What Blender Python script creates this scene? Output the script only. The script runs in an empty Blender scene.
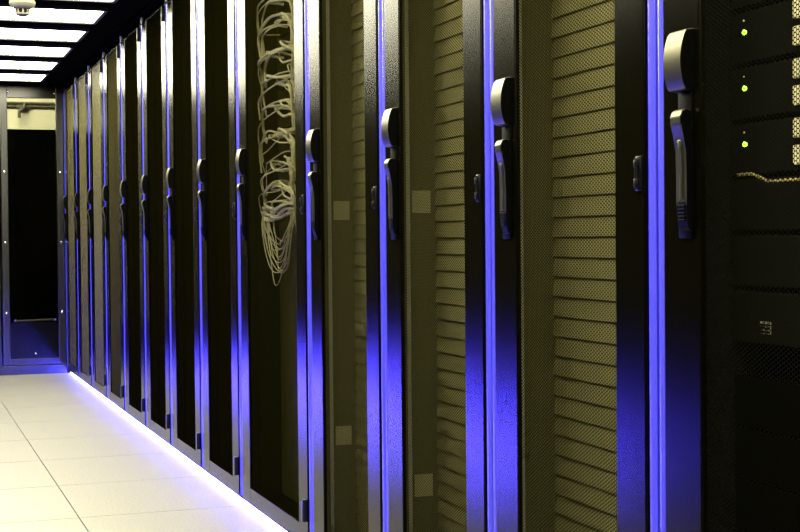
import bpy, bmesh, math, random
from mathutils import Matrix, Vector
random.seed(7)
scene = bpy.context.scene
C = scene.collection
PI = math.pi

# ------------------------------------------------------------------ helpers
def link(o, parent=None):
    C.objects.link(o)
    if parent: o.parent = parent
    return o
def obj(name, bm, mat, parent=None, smooth=False, loc=None):
    bmesh.ops.recalc_face_normals(bm, faces=bm.faces[:])
    me = bpy.data.meshes.new(name); bm.to_mesh(me); bm.free()
    for m in (mat if isinstance(mat, (list, tuple)) else [mat]): me.materials.append(m)
    if smooth:
        for p in me.polygons: p.use_smooth = True
        try: me.set_sharp_from_angle(angle=math.radians(35))
        except Exception: pass
    o = link(bpy.data.objects.new(name, me), parent)
    if loc: o.location = loc
    return o
def empty(name, loc, label, cat, group=None):
    o = link(bpy.data.objects.new(name, None)); o.location = loc; o.empty_display_size = .1
    return tag(o, label, cat, group)
def tag(o, label=None, cat=None, group=None, kind=None):
    if label: o['label'] = label
    if cat: o['category'] = cat
    if group: o['group'] = group
    if kind: o['kind'] = kind
    return o
def struct(name, bm, m, **k):
    return tag(obj(name, bm, m, **k), kind='structure')
def box(bm, x0, x1, y0, y1, z0, z1, bev=0, mi=0):
    r = bmesh.ops.create_cube(bm, size=1)
    vs = r['verts']
    for v in vs:
        v.co = Vector(((x0+x1)/2 + v.co.x*(x1-x0), (y0+y1)/2 + v.co.y*(y1-y0), (z0+z1)/2 + v.co.z*(z1-z0)))
    fs = {f for v in vs for f in v.link_faces}
    for f in fs: f.material_index = mi
    if bev:
        es = {e for v in vs for e in v.link_edges}
        bmesh.ops.bevel(bm, geom=list(es), offset=bev, segments=2, affect='EDGES', profile=.5)
    return bm
def B(*a, **k): return box(bmesh.new(), *a, **k)
def prism_y(bm, pts, y0, y1):
    """closed (x,z) outline extruded along y"""
    a = [bm.verts.new((x, y0, z)) for x, z in pts]; b = [bm.verts.new((x, y1, z)) for x, z in pts]
    n = len(pts)
    for i in range(n): bm.faces.new((a[i], a[(i+1) % n], b[(i+1) % n], b[i]))
    bm.faces.new(a); bm.faces.new(b[::-1])
    return bm
def prism_z(bm, pts, z0, z1):
    a = [bm.verts.new((x, y, z0)) for x, y in pts]; b = [bm.verts.new((x, y, z1)) for x, y in pts]
    n = len(pts)
    for i in range(n): bm.faces.new((a[i], a[(i+1) % n], b[(i+1) % n], b[i]))
    bm.faces.new(a); bm.faces.new(b[::-1])
    return bm
def bevel_all(bm, off, seg=2):
    bmesh.ops.bevel(bm, geom=bm.edges[:], offset=off, segments=seg, affect='EDGES', profile=.5, clamp_overlap=True)
    return bm
def tube(bm, pts, r, n=7):
    pts = [Vector(p) for p in pts]; rings = []
    up = None
    for i, p in enumerate(pts):
        t = (pts[min(i+1, len(pts)-1)] - pts[max(i-1, 0)]).normalized()
        if up is None: up = t.orthogonal().normalized()
        s = t.cross(up)
        if s.length < 1e-5: s = t.orthogonal()
        s.normalize(); up = s.cross(t).normalized()
        rings.append([bm.verts.new(p + r*(math.cos(2*PI*k/n)*s + math.sin(2*PI*k/n)*up)) for k in range(n)])
    for a, b in zip(rings, rings[1:]):
        for k in range(n): bm.faces.new((a[k], a[(k+1) % n], b[(k+1) % n], b[k]))
    bm.faces.new(rings[0][::-1]); bm.faces.new(rings[-1])
    return bm
def smoothpath(ctrl, n=6):
    """Catmull-Rom through control points"""
    c = [Vector(p) for p in ctrl]; c = [c[0]*2 - c[1]] + c + [c[-1]*2 - c[-2]]
    out = []
    for i in range(1, len(c)-2):
        for k in range(n):
            t = k/n
            out.append(.5*((2*c[i]) + (-c[i-1]+c[i+1])*t + (2*c[i-1]-5*c[i]+4*c[i+1]-c[i+2])*t*t + (-c[i-1]+3*c[i]-3*c[i+1]+c[i+2])*t**3))
    out.append(c[-2]); return out
def disc_x(bm, x0, x1, y, z, r, n=14):
    """short cylinder along x"""
    a = [bm.verts.new((x0, y+r*math.cos(2*PI*k/n), z+r*math.sin(2*PI*k/n))) for k in range(n)]
    b = [bm.verts.new((x1, v.co.y, v.co.z)) for v in a]
    for k in range(n): bm.faces.new((a[k], a[(k+1) % n], b[(k+1) % n], b[k]))
    bm.faces.new(a); bm.faces.new(b[::-1]); return bm
def stud_y(bm, x, y0, y1, z, r, n=16):
    """domed bolt head along -y"""
    prof = [(y1, r), (y0+(y1-y0)*.4, r), (y0+(y1-y0)*.12, r*.7), (y0, .02*r)]
    rings = [[bm.verts.new((x+q*math.cos(2*PI*k/n), y, z+q*math.sin(2*PI*k/n))) for k in range(n)] for y, q in prof]
    for a, b in zip(rings, rings[1:]):
        for k in range(n): bm.faces.new((a[k], a[(k+1) % n], b[(k+1) % n], b[k]))
    bm.faces.new(rings[0]); bm.faces.new(rings[-1]); return bm
def lathe(bm, prof, cx, cy, n=32):
    rings = [[bm.verts.new((cx+r*math.cos(2*PI*k/n), cy+r*math.sin(2*PI*k/n), z)) for k in range(n)] for r, z in prof]
    for a, b in zip(rings, rings[1:]):
        for k in range(n): bm.faces.new((a[k], a[(k+1) % n], b[(k+1) % n], b[k]))
    bm.faces.new(rings[0]); bm.faces.new(rings[-1]); return bm

# ------------------------------------------------------------------ materials
def new_mat(name):
    m = bpy.data.materials.new(name); m.use_nodes = True
    nt = m.node_tree; p = nt.nodes['Principled BSDF']
    return m, nt, p
def simple(name, col, rough=.5, metal=0, spec=.5, coat=0, noise=None, emit=None, estr=0):
    m, nt, p = new_mat(name)
    p.inputs['Base Color'].default_value = (*col, 1)
    p.inputs['Roughness'].default_value = rough
    p.inputs['Metallic'].default_value = metal
    p.inputs['Specular IOR Level'].default_value = spec
    p.inputs['Coat Weight'].default_value = coat
    if emit: p.inputs['Emission Color'].default_value = (*emit, 1); p.inputs['Emission Strength'].default_value = estr
    if noise:                                                   # smudges: roughness varies
        sc, amt = noise
        tc = nt.nodes.new('ShaderNodeTexCoord'); no = nt.nodes.new('ShaderNodeTexNoise')
        mp = nt.nodes.new('ShaderNodeMapRange')
        no.inputs['Scale'].default_value = sc; no.inputs['Detail'].default_value = 4
        nt.links.new(tc.outputs['Object'], no.inputs['Vector']); nt.links.new(no.outputs[0], mp.inputs[0])
        mp.inputs[1].default_value = .3; mp.inputs[2].default_value = .7
        mp.inputs[3].default_value = rough-amt; mp.inputs[4].default_value = rough+amt
        nt.links.new(mp.outputs[0], p.inputs['Roughness'])
    return m

def perforated(name, col, rough, metal=.0, spec=.5):
    """sheet steel punched with staggered round holes (6 mm centres)"""
    m, nt, p = new_mat(name)
    p.inputs['Base Color'].default_value = (*col, 1); p.inputs['Roughness'].default_value = rough
    p.inputs['Metallic'].default_value = metal; p.inputs['Specular IOR Level'].default_value = spec
    N, L = nt.nodes.new, nt.links.new
    tc = N('ShaderNodeTexCoord'); sp = N('ShaderNodeSeparateXYZ'); L(tc.outputs['Object'], sp.inputs[0])
    def M(op, a, b=None):
        n = N('ShaderNodeMath'); n.operation = op
        for i, v in enumerate((a, b)):
            if v is None: continue
            if isinstance(v, (int, float)): n.inputs[i].default_value = v
            else: L(v, n.inputs[i])
        return n.outputs[0]
    PW, PH = .0104, .006
    def lat(oy, oz):
        y = M('SUBTRACT', M('MODULO', M('ADD', sp.outputs['Y'], 10*PW+oy), PW), PW/2)
        z = M('SUBTRACT', M('MODULO', M('ADD', sp.outputs['Z'], 10*PH+oz), PH), PH/2)
        return M('SQRT', M('ADD', M('MULTIPLY', y, y), M('MULTIPLY', z, z)))
    d = M('MINIMUM', lat(0, 0), lat(PW/2, PH/2))
    solid = M('GREATER_THAN', d, HOLE)
    tr = N('ShaderNodeBsdfTransparent'); mx = N('ShaderNodeMixShader')
    L(solid, mx.inputs[0]); L(tr.outputs[0], mx.inputs[1]); L(p.outputs[0], mx.inputs[2])
    L(mx.outputs[0], nt.nodes['Material Output'].inputs['Surface'])
    return m
HOLE = .00235

LED = (.075, .05, 1.0)
M_black = simple('black_gloss_paint', (.0015, .0013, .0005), .23, spec=.2)
def lacquer(name, ior, rough):
    m, nt, p = new_mat(name)
    N, L = nt.nodes.new, nt.links.new
    d = N('ShaderNodeBsdfDiffuse'); d.inputs[0].default_value = (.0015, .0013, .0005, 1)
    g = N('ShaderNodeBsdfGlossy'); g.distribution = 'BECKMANN'; g.inputs['Roughness'].default_value = rough; g.inputs['Color'].default_value = (1, 1, 1, 1)
    f = N('ShaderNodeFresnel'); f.inputs['IOR'].default_value = ior; mx = N('ShaderNodeMixShader')
    L(f.outputs[0], mx.inputs[0]); L(d.outputs[0], mx.inputs[1]); L(g.outputs[0], mx.inputs[2])
    L(mx.outputs[0], nt.nodes['Material Output'].inputs['Surface'])
    return m
M_black = lacquer('black_lacquer', 1.22, .27)
M_endlac = lacquer('end_door_lacquer', 1.6, .3)
M_kick = lacquer('kick_panel_lacquer', 1.22, .2)
M_carc = simple('cabinet_steel', (.0015, .0014, .0004), .6, spec=0)
M_inner = simple('inner_wall_shaded', (.006, .0055, .001), .6, spec=0)  # dark copy of the inner wall, shade put into the colour
M_inner2 = simple('inner_wall_lit', (.10, .092, .044), .6, spec=0)  # paler copy of the inner wall, its lit tone put into the colour
M_bezel = simple('server_bezel_grey', (.010, .0095, .008), .6, spec=0)
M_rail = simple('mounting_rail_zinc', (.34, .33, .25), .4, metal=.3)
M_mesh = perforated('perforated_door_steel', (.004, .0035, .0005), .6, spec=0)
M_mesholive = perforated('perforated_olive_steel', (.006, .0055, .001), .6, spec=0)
M_meshfar = perforated('perforated_steel_lit', (.15, .138, .045), .42, spec=.15)  # same door sheet, ceiling light it reflects put into a paler colour
M_meshmid = perforated('perforated_steel_half_lit', (.045, .041, .012), .5, spec=0)  # in-between copy, some of that reflected light put into the colour
M_handle = simple('satin_handle', (.105, .10, .06), .36, metal=1)
M_hdark = simple('handle_black', (.001, .001, .0008), .5, spec=.03)
M_hinge = simple('hinge_black', (.003, .003, .003), .3, spec=.25)
M_edge = simple('blue_seam_glow', (.05, .05, .5), .25, emit=LED, estr=.40, coat=.2)  # blue light on a reflective channel, put in as weak emission
M_groove = simple('blue_edge_groove', (.01, .01, .3), .3, emit=LED, estr=.05)  # groove of the channel, same glow turned down
M_led = simple('led_tape', (.5, .5, .9), .5, emit=(.055, .05, 1.0), estr=460)
M_led2 = simple('led_tape_opposite', (.5, .5, .9), .5, emit=(.065, .045, 1.0), estr=330)
M_blank = simple('blanking_panel_beige', (.19, .176, .085), .5, spec=.15)
M_blank.node_tree.nodes['Principled BSDF'].inputs['Specular Tint'].default_value = (1, .9, .4, 1)
M_plate = simple('paper_label', (.30, .28, .15), .7, spec=0)
M_cable = simple('grey_white_cable', (.34, .32, .17), .6, spec=0)
M_panel = simple('patch_panel_black', (.006, .0055, .001), .5, spec=0)
M_server = simple('server_black', (.0015, .0014, .0006), .5, spec=0)
M_drive = simple('drive_bay_grey', (.75, .72, .45), .4)
M_gold = simple('brass_cable', (.80, .66, .30), .3, metal=.6)
M_green = simple('green_indicator', (.2, .8, .05), .4, emit=(.35, 1, .03), estr=9)
M_ceil = simple('ceiling_black', (.003, .003, .0010), .5, spec=0)
M_light = simple('light_diffuser', (.9, .9, .8), .5, emit=(1.0, .95, .65), estr=23)
M_light2 = simple('wall_fill_emitter', (.9, .9, .8), .5, emit=(1.0, .95, .66), estr=32)  # emitter of the added lamp beyond the glass door
M_frame = simple('light_frame_black', (.01, .01, .01), .4)
M_glass, nt, p = new_mat('door_glass')
p.inputs['Base Color'].default_value = (.85, .88, .85, 1); p.inputs['Roughness'].default_value = .02
p.inputs['Transmission Weight'].default_value = 1; p.inputs['IOR'].default_value = 1.02
M_post = simple('door_frame_dark', (.022, .020, .006), .3, spec=.12, noise=(7, .06))
M_bolt = simple('polished_bolt', (.85, .85, .8), .18, metal=1)
M_wallc = simple('cream_wall', (.80, .76, .55), .7)
M_pipe = simple('dark_conduit', (.09, .085, .05), .5)
M_det = simple('detector_ivory', (.12, .115, .08), .7, spec=0)
M_wall = simple('opposite_black_panel', (.018, .017, .008), .6, spec=0)

# floor: cream tiles with fine specks and thin joints
M_floor, nt, p = new_mat('raised_floor_tile')
N, L = nt.nodes.new, nt.links.new
tc = N('ShaderNodeTexCoord'); no = N('ShaderNodeTexNoise'); no.inputs['Scale'].default_value = 130; no.inputs['Detail'].default_value = 5
cr = N('ShaderNodeValToRGB'); cr.color_ramp.elements[0].position = .35; cr.color_ramp.elements[1].position = .62
cr.color_ramp.elements[0].color = (.19, .185, .155, 1); cr.color_ramp.elements[1].color = (.245, .24, .208, 1)
L(tc.outputs['Object'], no.inputs['Vector']); L(no.outputs[0], cr.inputs[0]); L(cr.outputs[0], p.inputs['Base Color'])
p.inputs['Roughness'].default_value = .45

# ------------------------------------------------------------------ setting
CEIL = 1.848; END = 9.20; LW = -1.30; BACK = -1.6
# floor tiles are joined in one mesh, with narrow grooves between
bm = bmesh.new(); T = .6; j = .0016
for ix in range(-5, 3):
    for iy in range(-12, 12):
        x0 = -.509 + ix*T; y0 = 4.97 + iy*T
        if x0 > .9: continue
        box(bm, x0+j, x0+T-j, y0+j, y0+T-j, -.03, 0)
struct('floor', bm, M_floor)
struct('floor_base', B(-3.6, 1.4, -2.3, 12.3, -.08, -.031), simple('joint_dark', (.07, .065, .05), .8))
struct('ceiling', B(-3.6, 1.4, BACK, END+.06, CEIL, CEIL+.05), M_ceil)
struct('wall_left', B(LW-.05, LW, BACK, END, 0, CEIL), M_wall)
struct('wall_back', B(LW, .9, BACK-.05, BACK, 0, CEIL), M_wall)
# opposite plinth light (out of frame, same as on this side)
t = struct('trim_1', B(LW, LW+.012, 4.30, END-.02, .012, .034), M_led2)

# ------------------------------------------------------------------ camera
f_px = 1404.0; th = math.atan(505/f_px); pitch = math.atan(28.5/f_px); roll = .009
cd = bpy.data.cameras.new('camera'); cam = link(bpy.data.objects.new('camera', cd))
cd.sensor_width = 36; cd.sensor_fit = 'HORIZONTAL'; cd.lens = 36*f_px/800; cd.clip_start = .02
D = 1.0283
cam.matrix_world = Matrix.Translation((-D, 0, .850)) @ Matrix.Rotation(-th, 4, 'Z') @ Matrix.Rotation(PI/2-pitch, 4, 'X') @ Matrix.Rotation(-roll, 4, 'Z')
scene.camera = cam

# ------------------------------------------------------------------ racks
GAP = .027; STN = .089; STF = .097; DT = .010; ZB = .028; ZT = 1.80; MB0 = .075; MT0 = 1.787
DEPTH = .72
def door_bm(w):
    bm = bmesh.new(); y0 = GAP; y1 = w-GAP; a = y0+STN; b = y1-STF
    box(bm, 0, DT, y0, a, ZB, ZT, .0025)                          # near stile
    box(bm, 0, DT, b, y1, ZB, ZT, .0025)                          # handle stile
    box(bm, .0003, DT, a-.002, b+.002, ZB, MB0, .001)             # bottom rail
    box(bm, .0003, DT, a-.002, b+.002, MT0, ZT, .001)             # top rail
    return bm
def mesh_bm(w):
    bm = bmesh.new(); a = GAP+STN-.001; b = w-GAP-STF+.001
    vs = [bm.verts.new(c) for c in ((.006, a, MB0-.001), (.006, b, MB0-.001), (.006, b, MT0+.001), (.006, a, MT0+.001))]
    bm.faces.new(vs); return bm
def carcass_bm(w):
    bm = bmesh.new(); s = .010
    box(bm, DT+.004, DEPTH, .006, .006+s, .012, ZT)
    box(bm, DT+.004, DEPTH, w-.006-s, w-.006, .012, ZT)
    box(bm, DT+.004, DEPTH, .006+s, w-.006-s, ZT-.012, ZT)
    box(bm, DT+.004, DEPTH, .006+s, w-.006-s, .012, .03)
    box(bm, DEPTH-.01, DEPTH, .006+s, w-.006-s, .03, ZT-.012)
    return bm
def liner_bm(w):
    bm = bmesh.new()
    box(bm, .056, .40, w-.019, w-.0165, .03, 1.78)
    box(bm, .056, .40, .0165, .019, .03, 1.78)
    for y in (.0165, w-.0365): box(bm, DT+.004, .0455, y, y+.02, .03, 1.78)
    return bm
def rail_bm(w):
    bm = bmesh.new()
    box(bm, .046, .056, w-.034, w-.0165, .03, 1.78, .001)
    box(bm, .046, .056, .0165, .034, .03, 1.78, .001)
    return bm
def strip_bm(w):
    pts = []
    n = 9
    for sgn in (-1, 1):                                           # two rounded ribs with a groove between
        for k in range(n+1):
            a = PI*k/n
            pts.append((.007 - .005*math.sin(a), w + sgn*.0142 - .0094*math.cos(a)))
    pts += [(.026, w+.0236), (.026, w-.0236)]
    bm = prism_z(bmesh.new(), pts, .028, ZT-.012)
    bm.normal_update()
    for f in bm.faces:
        c = f.calc_center_median()
        if abs(c.y-w) < .003 and c.x < .02 and abs(f.normal.x) > .8: f.material_index = 1
    return bm
def hinge_bm(z0, z1):
    bm = B(-.013, .001, .031, .047, z0, z1, .003)
    return bm
def midhinge_bm():
    bm = B(-.004, .001, .032, .047, .915, .966, .0015)
    box(bm, -.009, -.003, .035, .044, .948, .961, .002); box(bm, -.009, -.003, .035, .044, .920, .933, .002)
    tube(bm, [(-.006, .0395, .918), (-.006, .0395, .963)], .003, 8)
    return bm
def cover_bm(w):
    c = w-.088; h = .0225; pts = []
    n = 18
    for k in range(n+1):
        u = k/n; z = 1.049 + .081*u
        pts.append((-.007-.015*math.sin(PI*(.12+.80*u))**.7, z))
    pts += [(.001, 1.132), (.001, 1.047)]
    return bevel_all(prism_y(bmesh.new(), pts, c-h, c+h), .0022, 2)
def lever_bm(w):
    c = w-.098; h = .0135
    prof = [(-.004, .846), (-.009, .850), (-.012, .862), (-.0135, .885), (-.0135, .93), (-.0145, .965), (-.018, .985), (-.023, 1.003), (-.0235, 1.014), (-.020, 1.022), (-.014, 1.025),
            (-.005, 1.023), (-.003, 1.008), (-.007, .990), (-.008, .965), (-.007, .93), (-.006, .87), (-.002, .855)]
    prof = [(x, 1.022-(1.025-z)*.94) for x, z in prof]
    return bevel_all(prism_y(bmesh.new(), prof, c-h, c+h), .0018, 2)
def insert_bm(w):
    c = w-.098; bm = bmesh.new()
    prof = [(-.0148, .893), (-.0148, .93), (-.0160, .965), (-.0180, .980), (-.0150, .982), (-.013, .965), (-.012, .93), (-.012, .893)]
    prof = [(x, 1.022-(1.025-z)*.94) for x, z in prof]
    return bevel_all(prism_y(bm, prof, c-.0045, c+.0045), .0012, 1)
def flanks(bm, zlow=0):
    bm.normal_update()
    for f in bm.faces:
        if abs(f.normal.y) > .8 or f.calc_center_median().z < zlow: f.material_index = 1
    return bm
def ridge_bm(w):
    c = w-.098; bm = bmesh.new()
    for k in range(6): box(bm, -.0148, -.0125, c-.009, c+.009, .869+k*.0049, .8713+k*.0049, .0005)
    return bm
def plate_bm(w):
    c = w-.090
    return B(-.0045, .001, c-.018, c+.016, .845, 1.12, .002)
def peg_bm():
    return tube(bmesh.new(), [(.010, .040, ZT-.004), (.010, .040, ZT+.028)], .006, 10)

MESHMAT = {}
def make_rack(w, meshmat, label, y, liner=None):
    r = empty('server_rack', (0, y, 0), label, 'server rack', 'black server racks along the aisle')
    obj('cabinet_body', carcass_bm(w), M_carc, r)
    obj('side_liner', liner_bm(w), liner or M_inner, r)
    obj('mounting_rail', rail_bm(w), M_rail if liner is M_inner2 else M_carc, r)  # rail tone follows the liner: zinc where lit, black where shaded
    d = obj('door', door_bm(w), M_black, r)
    pnl = obj('perforated_panel', mesh_bm(w), meshmat, d)
    for z0, z1 in ((.090, .150), (1.722, 1.784)): obj('hinge', hinge_bm(z0, z1), M_hinge, d, smooth=True)
    obj('hinge', midhinge_bm(), M_handle if False else M_hinge, d, smooth=True)
    obj('hinge_pin', peg_bm(), M_rail, d, smooth=True)
    obj('latch_plate', plate_bm(w), M_hdark, d, smooth=True)
    obj('latch_cover', flanks(cover_bm(w)), [M_handle, M_hdark], d)
    obj('handle', flanks(lever_bm(w), .896), [M_handle, M_hdark], d)
    obj('handle_insert', insert_bm(w), M_handle, d, smooth=True)
    obj('handle_grip', ridge_bm(w), M_hdark, d)
    tag(obj('seam_channel', strip_bm(w), [M_edge, M_groove], r, smooth=True), 'blue vertical channel between racks, its lit sheen put in as glow')
    return r
def copy_rack(src, y, label):
    r = src.copy(); C.objects.link(r); r.location = (0, y, 0); r['label'] = label
    for ch in src.children:
        c = ch.copy(); C.objects.link(c); c.parent = r
        for g in ch.children:
            k = g.copy(); C.objects.link(k); k.parent = c
    return r
S0 = 1.178
starts = [S0, S0+.6, S0+1.2, S0+1.8, S0+2.4] + [S0+3.2+.6*k for k in range(8)]
labels = [
 'nearest black server rack, cut by the right picture edge, green indicator lights behind its mesh',
 'second black server rack from the right, broad mesh door over horizontal filler panels',
 'third black server rack from the right, filler panels and a pale label behind its mesh',
 'fourth black server rack from the right, immediately right of the rack of tangled cables',
 'wide black server rack with tangled pale network cables behind its mesh door',
 'dark-meshed server rack directly to the left of the wide rack with tangled cables',
 'dark-meshed server rack, second to the left of the wide rack with tangled cables',
 'dark-meshed server rack, third to the left of the wide rack with tangled cables',
 'server rack with black mesh, fourth to the left of the wide rack with cables',
 'server rack with mesh coloured faintly lit, fourth from the glass end door',
 'server rack with mesh coloured pale as lit, third from the glass end door',
 'server rack with mesh coloured pale as lit, second from the glass end door',
 'farthest server rack, thin, its mesh coloured as lit, touching the glass end door',
]
racks = []
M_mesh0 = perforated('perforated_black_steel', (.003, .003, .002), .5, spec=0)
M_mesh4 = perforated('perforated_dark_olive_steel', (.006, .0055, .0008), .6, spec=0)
std = None; grey = None; pale = None
for i, y in enumerate(starts):
    if i == 4:
        r = make_rack(.8, M_mesh4, labels[i], y)
    elif i < 9:
        if i == 0: r = make_rack(.6, M_mesh0, labels[i], y, M_bezel)
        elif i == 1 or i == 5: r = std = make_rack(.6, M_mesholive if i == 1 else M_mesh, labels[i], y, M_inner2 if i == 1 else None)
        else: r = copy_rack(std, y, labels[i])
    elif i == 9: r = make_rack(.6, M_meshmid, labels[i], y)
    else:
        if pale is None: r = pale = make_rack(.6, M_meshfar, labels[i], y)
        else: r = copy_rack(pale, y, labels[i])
    racks.append(r)

# plinth under the racks with the light tape
struct('baseboard_right', B(.034, .70, S0, END-.025, 0, .0115), M_frame)
tag(obj('plinth_light', B(.020, .030, S0, END-.03, .0002, .026), M_led), 'thin blue light tape glowing along the floor under the row of racks', 'light strip')

# --- blanking panels in racks 1..3
def blank_bm(hh):
    z = hh
    pts = [(.1185, .0), (.1165, .0010)] + [(.1165+.0042*(u/8)**1.5, .001+(z-.002)*u/8) for u in range(1, 9)] + [(.132, z-.0006), (.132, 0)]
    bm = prism_y(bmesh.new(), pts, .030, .570)
    return bm
pitch_b = .0365
src = None
rn = {1: 'second', 2: 'third', 3: 'fourth'}
for i in (1, 2, 3):
    k = 0; z = .045
    while z < 1.75:
        if src is None: o = src = obj('blanking_panel', blank_bm(pitch_b), M_blank)
        else:
            o = src.copy(); C.objects.link(o)
        o.location = (0, starts[i], z)
        tag(o, 'beige horizontal filler panel stacked behind the mesh of the %s rack from the right' % rn[i], 'filler panel', 'filler panels in the %s rack from the right' % rn[i])
        z += pitch_b
    side = starts[i]+.6-.0205
# labels on inner side walls
def wall_label(i, z, label, w=.6, h=.05, x0=.066, x1=.110):
    tag(obj('paper_label', B(x0, x1, -.0012, 0, 0, h), M_plate, loc=(0, starts[i]+w-.0192, z)), label, 'label')
wall_label(2, .905, 'pale square label behind the mesh of the third rack, at handle height')
wall_label(3, .898, 'pale square label behind the mesh of the fourth rack, at handle height')
wall_label(2, .265, 'dim square label low behind the mesh of the third rack')
wall_label(3, .300, 'dim square label low behind the mesh of the fourth rack')

M_plate4 = simple('olive_backing_plate', (.050, .046, .019), .6, spec=0)  # even olive tone for the sheet behind the cables
# --- wide rack: patch panels and cables
y4 = starts[4]
obj('equipment_plate', B(.127, .132, .03, .77, .035, 1.775, .001), M_plate4, racks[4])
pp = bmesh.new()
zrows = [1.56-.082*k for k in range(8)]
psrc = None
for k, z in enumerate(zrows):
    if psrc is None:
        bm = B(.110, .125, .10, .70, 0, .044, .001)
        for q in range(20): box(bm, .1085, .1105, .13+q*.027, .147+q*.027, .012, .028)
        o = psrc = obj('patch_panel', bm, M_panel)
    else: o = psrc.copy(); C.objects.link(o)
    o.location = (0, y4, z)
    tag(o, 'black patch panel behind the cable tangle in the wide rack', 'patch panel', 'patch panels in the wide rack')
def cable(pts, r=.0026, label='pale network cable curling out of a patch panel in the wide rack', g='patch cables in the wide rack'):
    o = obj('network_cable', tube(bmesh.new(), smoothpath(pts, 5), r, 6), M_cable, smooth=True)
    tag(o, label, 'cable', g)
R = random.uniform
for k, z in enumerate(zrows):
    for q in range(9):
        a = y4+.30+q*.045+R(-.01, .01)
        zz = z+.02+R(-.016, .016)
        side = y4+.315+R(-.02, .05) if q % 3 else y4+.70+R(-.04, .02)
        m1 = (a+side)/2
        drop = R(.02, .055)
        xo = R(.04, .062)
        cable([(.107, a, zz), (xo+.02, a+R(-.005, .005), zz+R(-.002, .006)), (xo, m1+R(-.02, .02), zz-drop*R(.4, 1)+R(0, .03)), (R(.045, .062), side, zz-drop), (R(.05, .07), side+R(-.01, .01), zz-drop-R(.05, .10))], random.choice((.0016, .0022, .003, .0045)))
# tied clump and the loops below
for q in range(16):
    a = y4+.30+R(0, .06); b = y4+.72-R(0, .06); z = .945+R(-.02, .015)
    cable([(R(.05, .07), a, z+R(-.01, .02)), (R(.04, .06), a+.09, z+R(-.018, .02)), (R(.04, .06), a+.17, z-R(0, .03)), (R(.04, .06), b-.08, z+R(-.03, .005)), (R(.05, .07), b, z-R(.0, .03))], R(.0028, .004), 'pale cable in the tied clump below the patch panels of the wide rack', 'clumped cables in the wide rack')
for q in range(14):
    a = y4+.31+R(0, .05); b = y4+.56+R(0, .14); z = .93; dz = R(.07, .19) if q else .215
    cable([(R(.05, .06), a, z), (R(.045, .06), a+.03, z-dz*.5), (R(.045, .06), a+.08+R(0, .03), z-dz*.92), (R(.045, .06), (a+b)/2+.02, z-dz*1.02), (R(.045, .06), b-.05, z-dz*.75), (R(.045, .06), b, z-dz*.2), (R(.05, .06), b-.01, z)], R(.0010, .0015), 'thin pale cable hanging in a long loop below the clump in the wide rack', 'looped cables in the wide rack')

# --- nearest rack: servers with indicators, drive fronts, brass coloured cable
y0 = starts[0]
def px(xp, yp, X):
    """helper used while laying out: where the plane x = X meets a sight line"""
    d = D+X; q = xp+105
    s = 1585.5*d/q - .3597*d
    return s, .85+(242-.009*q-yp)*1.0627*d/q
XS = .115
srv = None
for k in range(8):
    zc = px(745, 89, XS)[1] + (2-k)*.0793 - .045
    r = empty('server', (XS, y0, zc), 'x', 'server', 'servers in the nearest rack')
    obj('server_case', B(.004, .50, .03, .57, 0, .076, .002), M_server, r)
    obj('front_bezel', B(-.004, .0038, .03, .57, .002, .074, .002), M_bezel, r)
    where = ['topmost server in the nearest rack', 'server just below the topmost one in the nearest rack', 'black server with the upper green light in the nearest rack',
             'black server with the middle green light in the nearest rack', 'black server with the lowest green light, above the brass coloured cable',
             'black server directly behind the brass coloured cable in the nearest rack', 'dark server just below the brass coloured cable in the nearest rack', 'lowest dark server of the upper stack in the nearest rack']
    r['label'] = where[k]
    r.location.z = px(745, 34, XS)[1] + (1-(k-1)) *.0793 - .045
    sy, _ = px(745, 89, XS-.006)
    if k in (2, 3, 4):
        bm = bmesh.new(); disc_x(bm, -.007, -.003, sy-y0, .045, .0034)
        obj('indicator_light', bm, M_green, r, smooth=True)
        bm = bmesh.new(); disc_x(bm, -.006, -.003, sy-y0+.003, .062, .0013)
        obj('indicator_dot', bm, M_drive, r)
    for q in range(7 if k < 5 else 0):
        yy = px(797.5, 20, XS)[0]-y0-.004 - q*.042
        if yy < .05: break
        for zz in (.010, .046):
            obj('drive_front', B(-.010, -.003, yy-.022, yy, zz, zz+.026, .0015), M_drive, r)
# brass coloured cable across a server
pts = []
for xp, yp in ((738, 175), (750, 174), (756, 175.5), (762, 178), (768, 181), (776, 181), (786, 180), (796, 179.5), (806, 179), (822, 180)):
    s, z = px(xp, yp, .085); pts.append((.085, s, z))
tag(obj('equipment_cable', tube(bmesh.new(), smoothpath(pts, 6), .0022, 8), M_gold, smooth=True), 'brass coloured cable running sideways behind the mesh of the nearest rack', 'cable')
for k in range(6):
    z = .26+k*.075
    r = tag(obj('drawer_unit', B(XS, .55, y0+.03, y0+.57, z-.06, z+.012, .002), M_server), 'dark equipment unit in the lower half of the nearest rack', 'equipment unit', 'lower units in the nearest rack')
s, z = px(768, 328, XS)  # stands in for a square coded sticker, built as a raised grid
bm = bmesh.new(); box(bm, -.004, .0005, -.013, .013, -.009, .009, .001)
for a in range(4):
    for b in range(3): box(bm, -.0055, -.0035, -.011+a*.0058, -.0075+a*.0058, -.007+b*.005, -.004+b*.005, mi=1)
tag(obj('code_sticker', bm, [M_rail, M_panel], loc=(XS-.0005, s, z)), 'small grey gridded square for a coded socket plate behind the mesh of the nearest rack', 'sticker')

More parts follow.
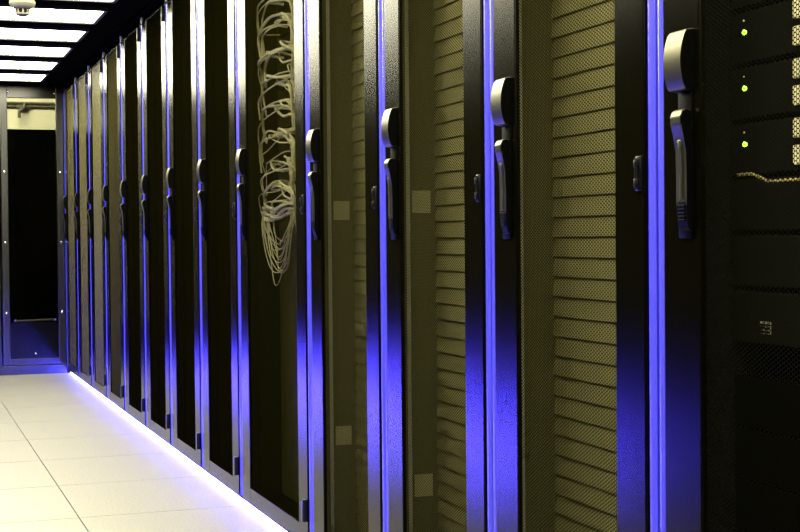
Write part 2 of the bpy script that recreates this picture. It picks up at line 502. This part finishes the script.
# ------------------------------------------------------------------ ceiling lights, fascia, detector
src = None
for k in range(16):
    y = 8.585 - .612*k
    if src is None:
        src = o = empty('ceiling_light', (0, y, CEIL), 'x', 'ceiling light', 'light panels across the aisle ceiling')
        obj('diffuser', B(LW+.165, -.165, 0, .37, -.008, -.001), M_light, o)
        bm = bmesh.new()
        box(bm, LW+.150, -.150, -.014, 0, -.014, 0); box(bm, LW+.150, -.150, .37, .384, -.014, 0)
        box(bm, LW+.150, LW+.165, 0, .37, -.014, 0); box(bm, -.165, -.150, 0, .37, -.014, 0)
        obj('frame', bm, M_frame, o)
    else:
        o = src.copy(); C.objects.link(o); o.location.y = y
        for ch in src.children:
            c = ch.copy(); C.objects.link(c); c.parent = o
    nm = ['closest to the glass end door', 'second from the glass end door', 'third from the glass end door', 'fourth from the glass end door', 'directly beyond the smoke detector', 'cut by the top picture edge, nearer than the detector']
    o['label'] = 'glowing cream ceiling light panel, ' + (nm[k] if k < 6 else 'one of those above and behind the camera')
struct('trim_2', B(-.012, .5, S0, END, ZT+.030, CEIL), M_ceil)      # fascia above the doors
dx, dy = -.529, 5.86
r = empty('smoke_detector', (dx, dy, CEIL-.03), 'round ivory smoke detector hanging from the ceiling between two light panels', 'smoke detector')
obj('detector_base', lathe(bmesh.new(), [(.030, .03), (.030, .004), (.050, 0), (.052, -.012), (.047, -.022), (.034, -.032), (.026, -.034)], 0, 0), M_det, r, smooth=True)
bm = lathe(bmesh.new(), [(.0235, -.034), (.0235, -.050)], 0, 0)
obj('sensor_cage', bm, M_hdark, r)
bm = bmesh.new()
for k in range(8):
    a = 2*PI*k/8; box(bm, .0255*math.cos(a)-.003, .0255*math.cos(a)+.003, .0255*math.sin(a)-.003, .0255*math.sin(a)+.003, -.051, -.033)
lathe(bm, [(.030, -.050), (.029, -.056), (.018, -.061)], 0, 0)
obj('detector_cap', bm, M_det, r)

# ------------------------------------------------------------------ end of the aisle: framed glass door
def leaf(x0, x1, label, bar):
    r = empty('door', (x0, END, 0), None, None); r.name = 'glass_door'
    tag(r, label, 'door', 'glass doors closing the aisle end')
    w = x1-x0; s = .045
    bm = bmesh.new()
    box(bm, 0, s, 0, .035, .06, CEIL-.001, .003); box(bm, w-s, w, 0, .035, .06, CEIL-.001, .003)
    box(bm, s, w-s, .0005, .0345, 1.757, CEIL-.001, .002); box(bm, s, w-s, .0005, .0345, .06, .10, .002)
    obj('frame', bm, M_endlac, r)
    obj('glass', B(s-.004, w-s+.004, .016, .022, .098, 1.76), M_glass, r)
    obj('kick_panel', B(s-.002, w-s+.002, .008, .0155, .098, .33), M_kick, r)
    for xx in (s*.5, w-s*.5):
        for z in (.393, .84, 1.287): obj('bolt', stud_y(bmesh.new(), xx, -.010, .001, z, .0085), M_bolt, r, smooth=True)
        obj('bolt', stud_y(bmesh.new(), xx+(.03 if xx < w/2 else -.03), -.010, .001, 1.79, .0075), M_bolt, r, smooth=True)
    for xx in (.19,): obj('bolt', stud_y(bmesh.new(), w-xx, -.004, .009, .13, .0075), M_bolt, r, smooth=True)
    if bar:
        bm = tube(bmesh.new(), [(.075, -.03, .343), (w-.07, -.03, .348)], .006, 10)
        h = obj('push_bar', bm, M_post, r, smooth=True)
        for xx in (.075, w-.07): obj('bar_end', stud_y(bmesh.new(), xx, -.042, .010, .3455, .0095), M_bolt, h, smooth=True)
    return r
leaf(-.392, -.002, 'dark glass aisle end door touching the farthest rack, with bright bolts and a low push bar', True)
leaf(-.812, -.402, 'neighbouring glass door leaf left of the one touching the racks', False)
struct('wall_end', B(LW, -.815, END, END+.03, 0, CEIL), M_wall)
struct('wall_end', B(.001, 1.3, END+.002, END+.04, 0, CEIL), M_wall)
struct('trim_3', B(-.815, 0, END-.004, END+.05, 0, .056, .002), M_endlac)   # door sill
struct('wall_far', B(-3.5, 1.3, 11.4, 11.45, 0, 2.5), M_wallc)
struct('ceiling_far', B(-3.5, 1.3, END+.07, 11.45, 2.5, 2.54), M_wallc)
# pipes on the far wall
def pz(yp, yy): return .85 + (240.7-yp)*(yy+.3)*.941/1404
def pxx(xp, yy):
    q = xp+105; return q*yy/(1585.5-.3597*q)-D
W2 = 11.388
for yp, lab in ((103, 'upper dark conduit running along the cream wall beyond the glass door'), (106.5, 'lower dark conduit running along the cream wall beyond the glass door')):
    tag(obj('conduit', tube(bmesh.new(), [(-2.6, W2, pz(yp, W2)), (.8, W2, pz(yp-.5, W2))], .010, 10), M_pipe, smooth=True), lab, 'pipe')
hx = pxx(27, W2-.03)
bm = tube(bmesh.new(), smoothpath([(hx, W2-.03, pz(103, W2)), (hx-.01, W2-.04, pz(108, W2)), (hx-.04, W2-.05, pz(111, W2)), (hx-.045, W2-.05, pz(118, W2))], 5), .013, 10)
box(bm, hx-.06, hx+.03, W2-.03, W2-.01, pz(108.5, W2), pz(105, W2), .003)
tag(obj('pipe_bracket', bm, M_pipe, smooth=True), 'dark hooked bracket hanging on the conduits beyond the glass door', 'bracket')
# dark cabinet behind the glass
ych = 9.75; zt = pz(129, ych)
r = empty('dark_cabinet', (-.62, ych, 0), 'tall plain black cabinet standing behind the glass end door', 'cabinet')
obj('body', B(0, .72, .022, .50, .002, zt, .004), M_server, r)
obj('door', B(.004, .358, 0, .021, .05, zt-.02, .003), M_server, r); obj('door', B(.362, .716, 0, .021, .05, zt-.02, .003), M_server, r)
# added lamp out of view, brightens the cream wall beyond
r = empty('wall_fill_light', (-.6, 10.6, 2.5), 'added unseen light panel over the cream wall beyond the glass door', 'ceiling light')
obj('diffuser', B(-.6, .6, -.15, .15, -.03, -.002), M_light2, r)

# ------------------------------------------------------------------ world and view
w = bpy.data.worlds.new('world'); scene.world = w; w.use_nodes = True
w.node_tree.nodes['Background'].inputs[0].default_value = (.9, .85, .6, 1)
w.node_tree.nodes['Background'].inputs[1].default_value = 0.0
vs = scene.view_settings
scene.display_settings.display_device = 'sRGB'
vs.view_transform = 'Standard'; vs.look = 'None'; vs.gamma = 1; vs.use_curve_mapping = False
vs.exposure = 0.0
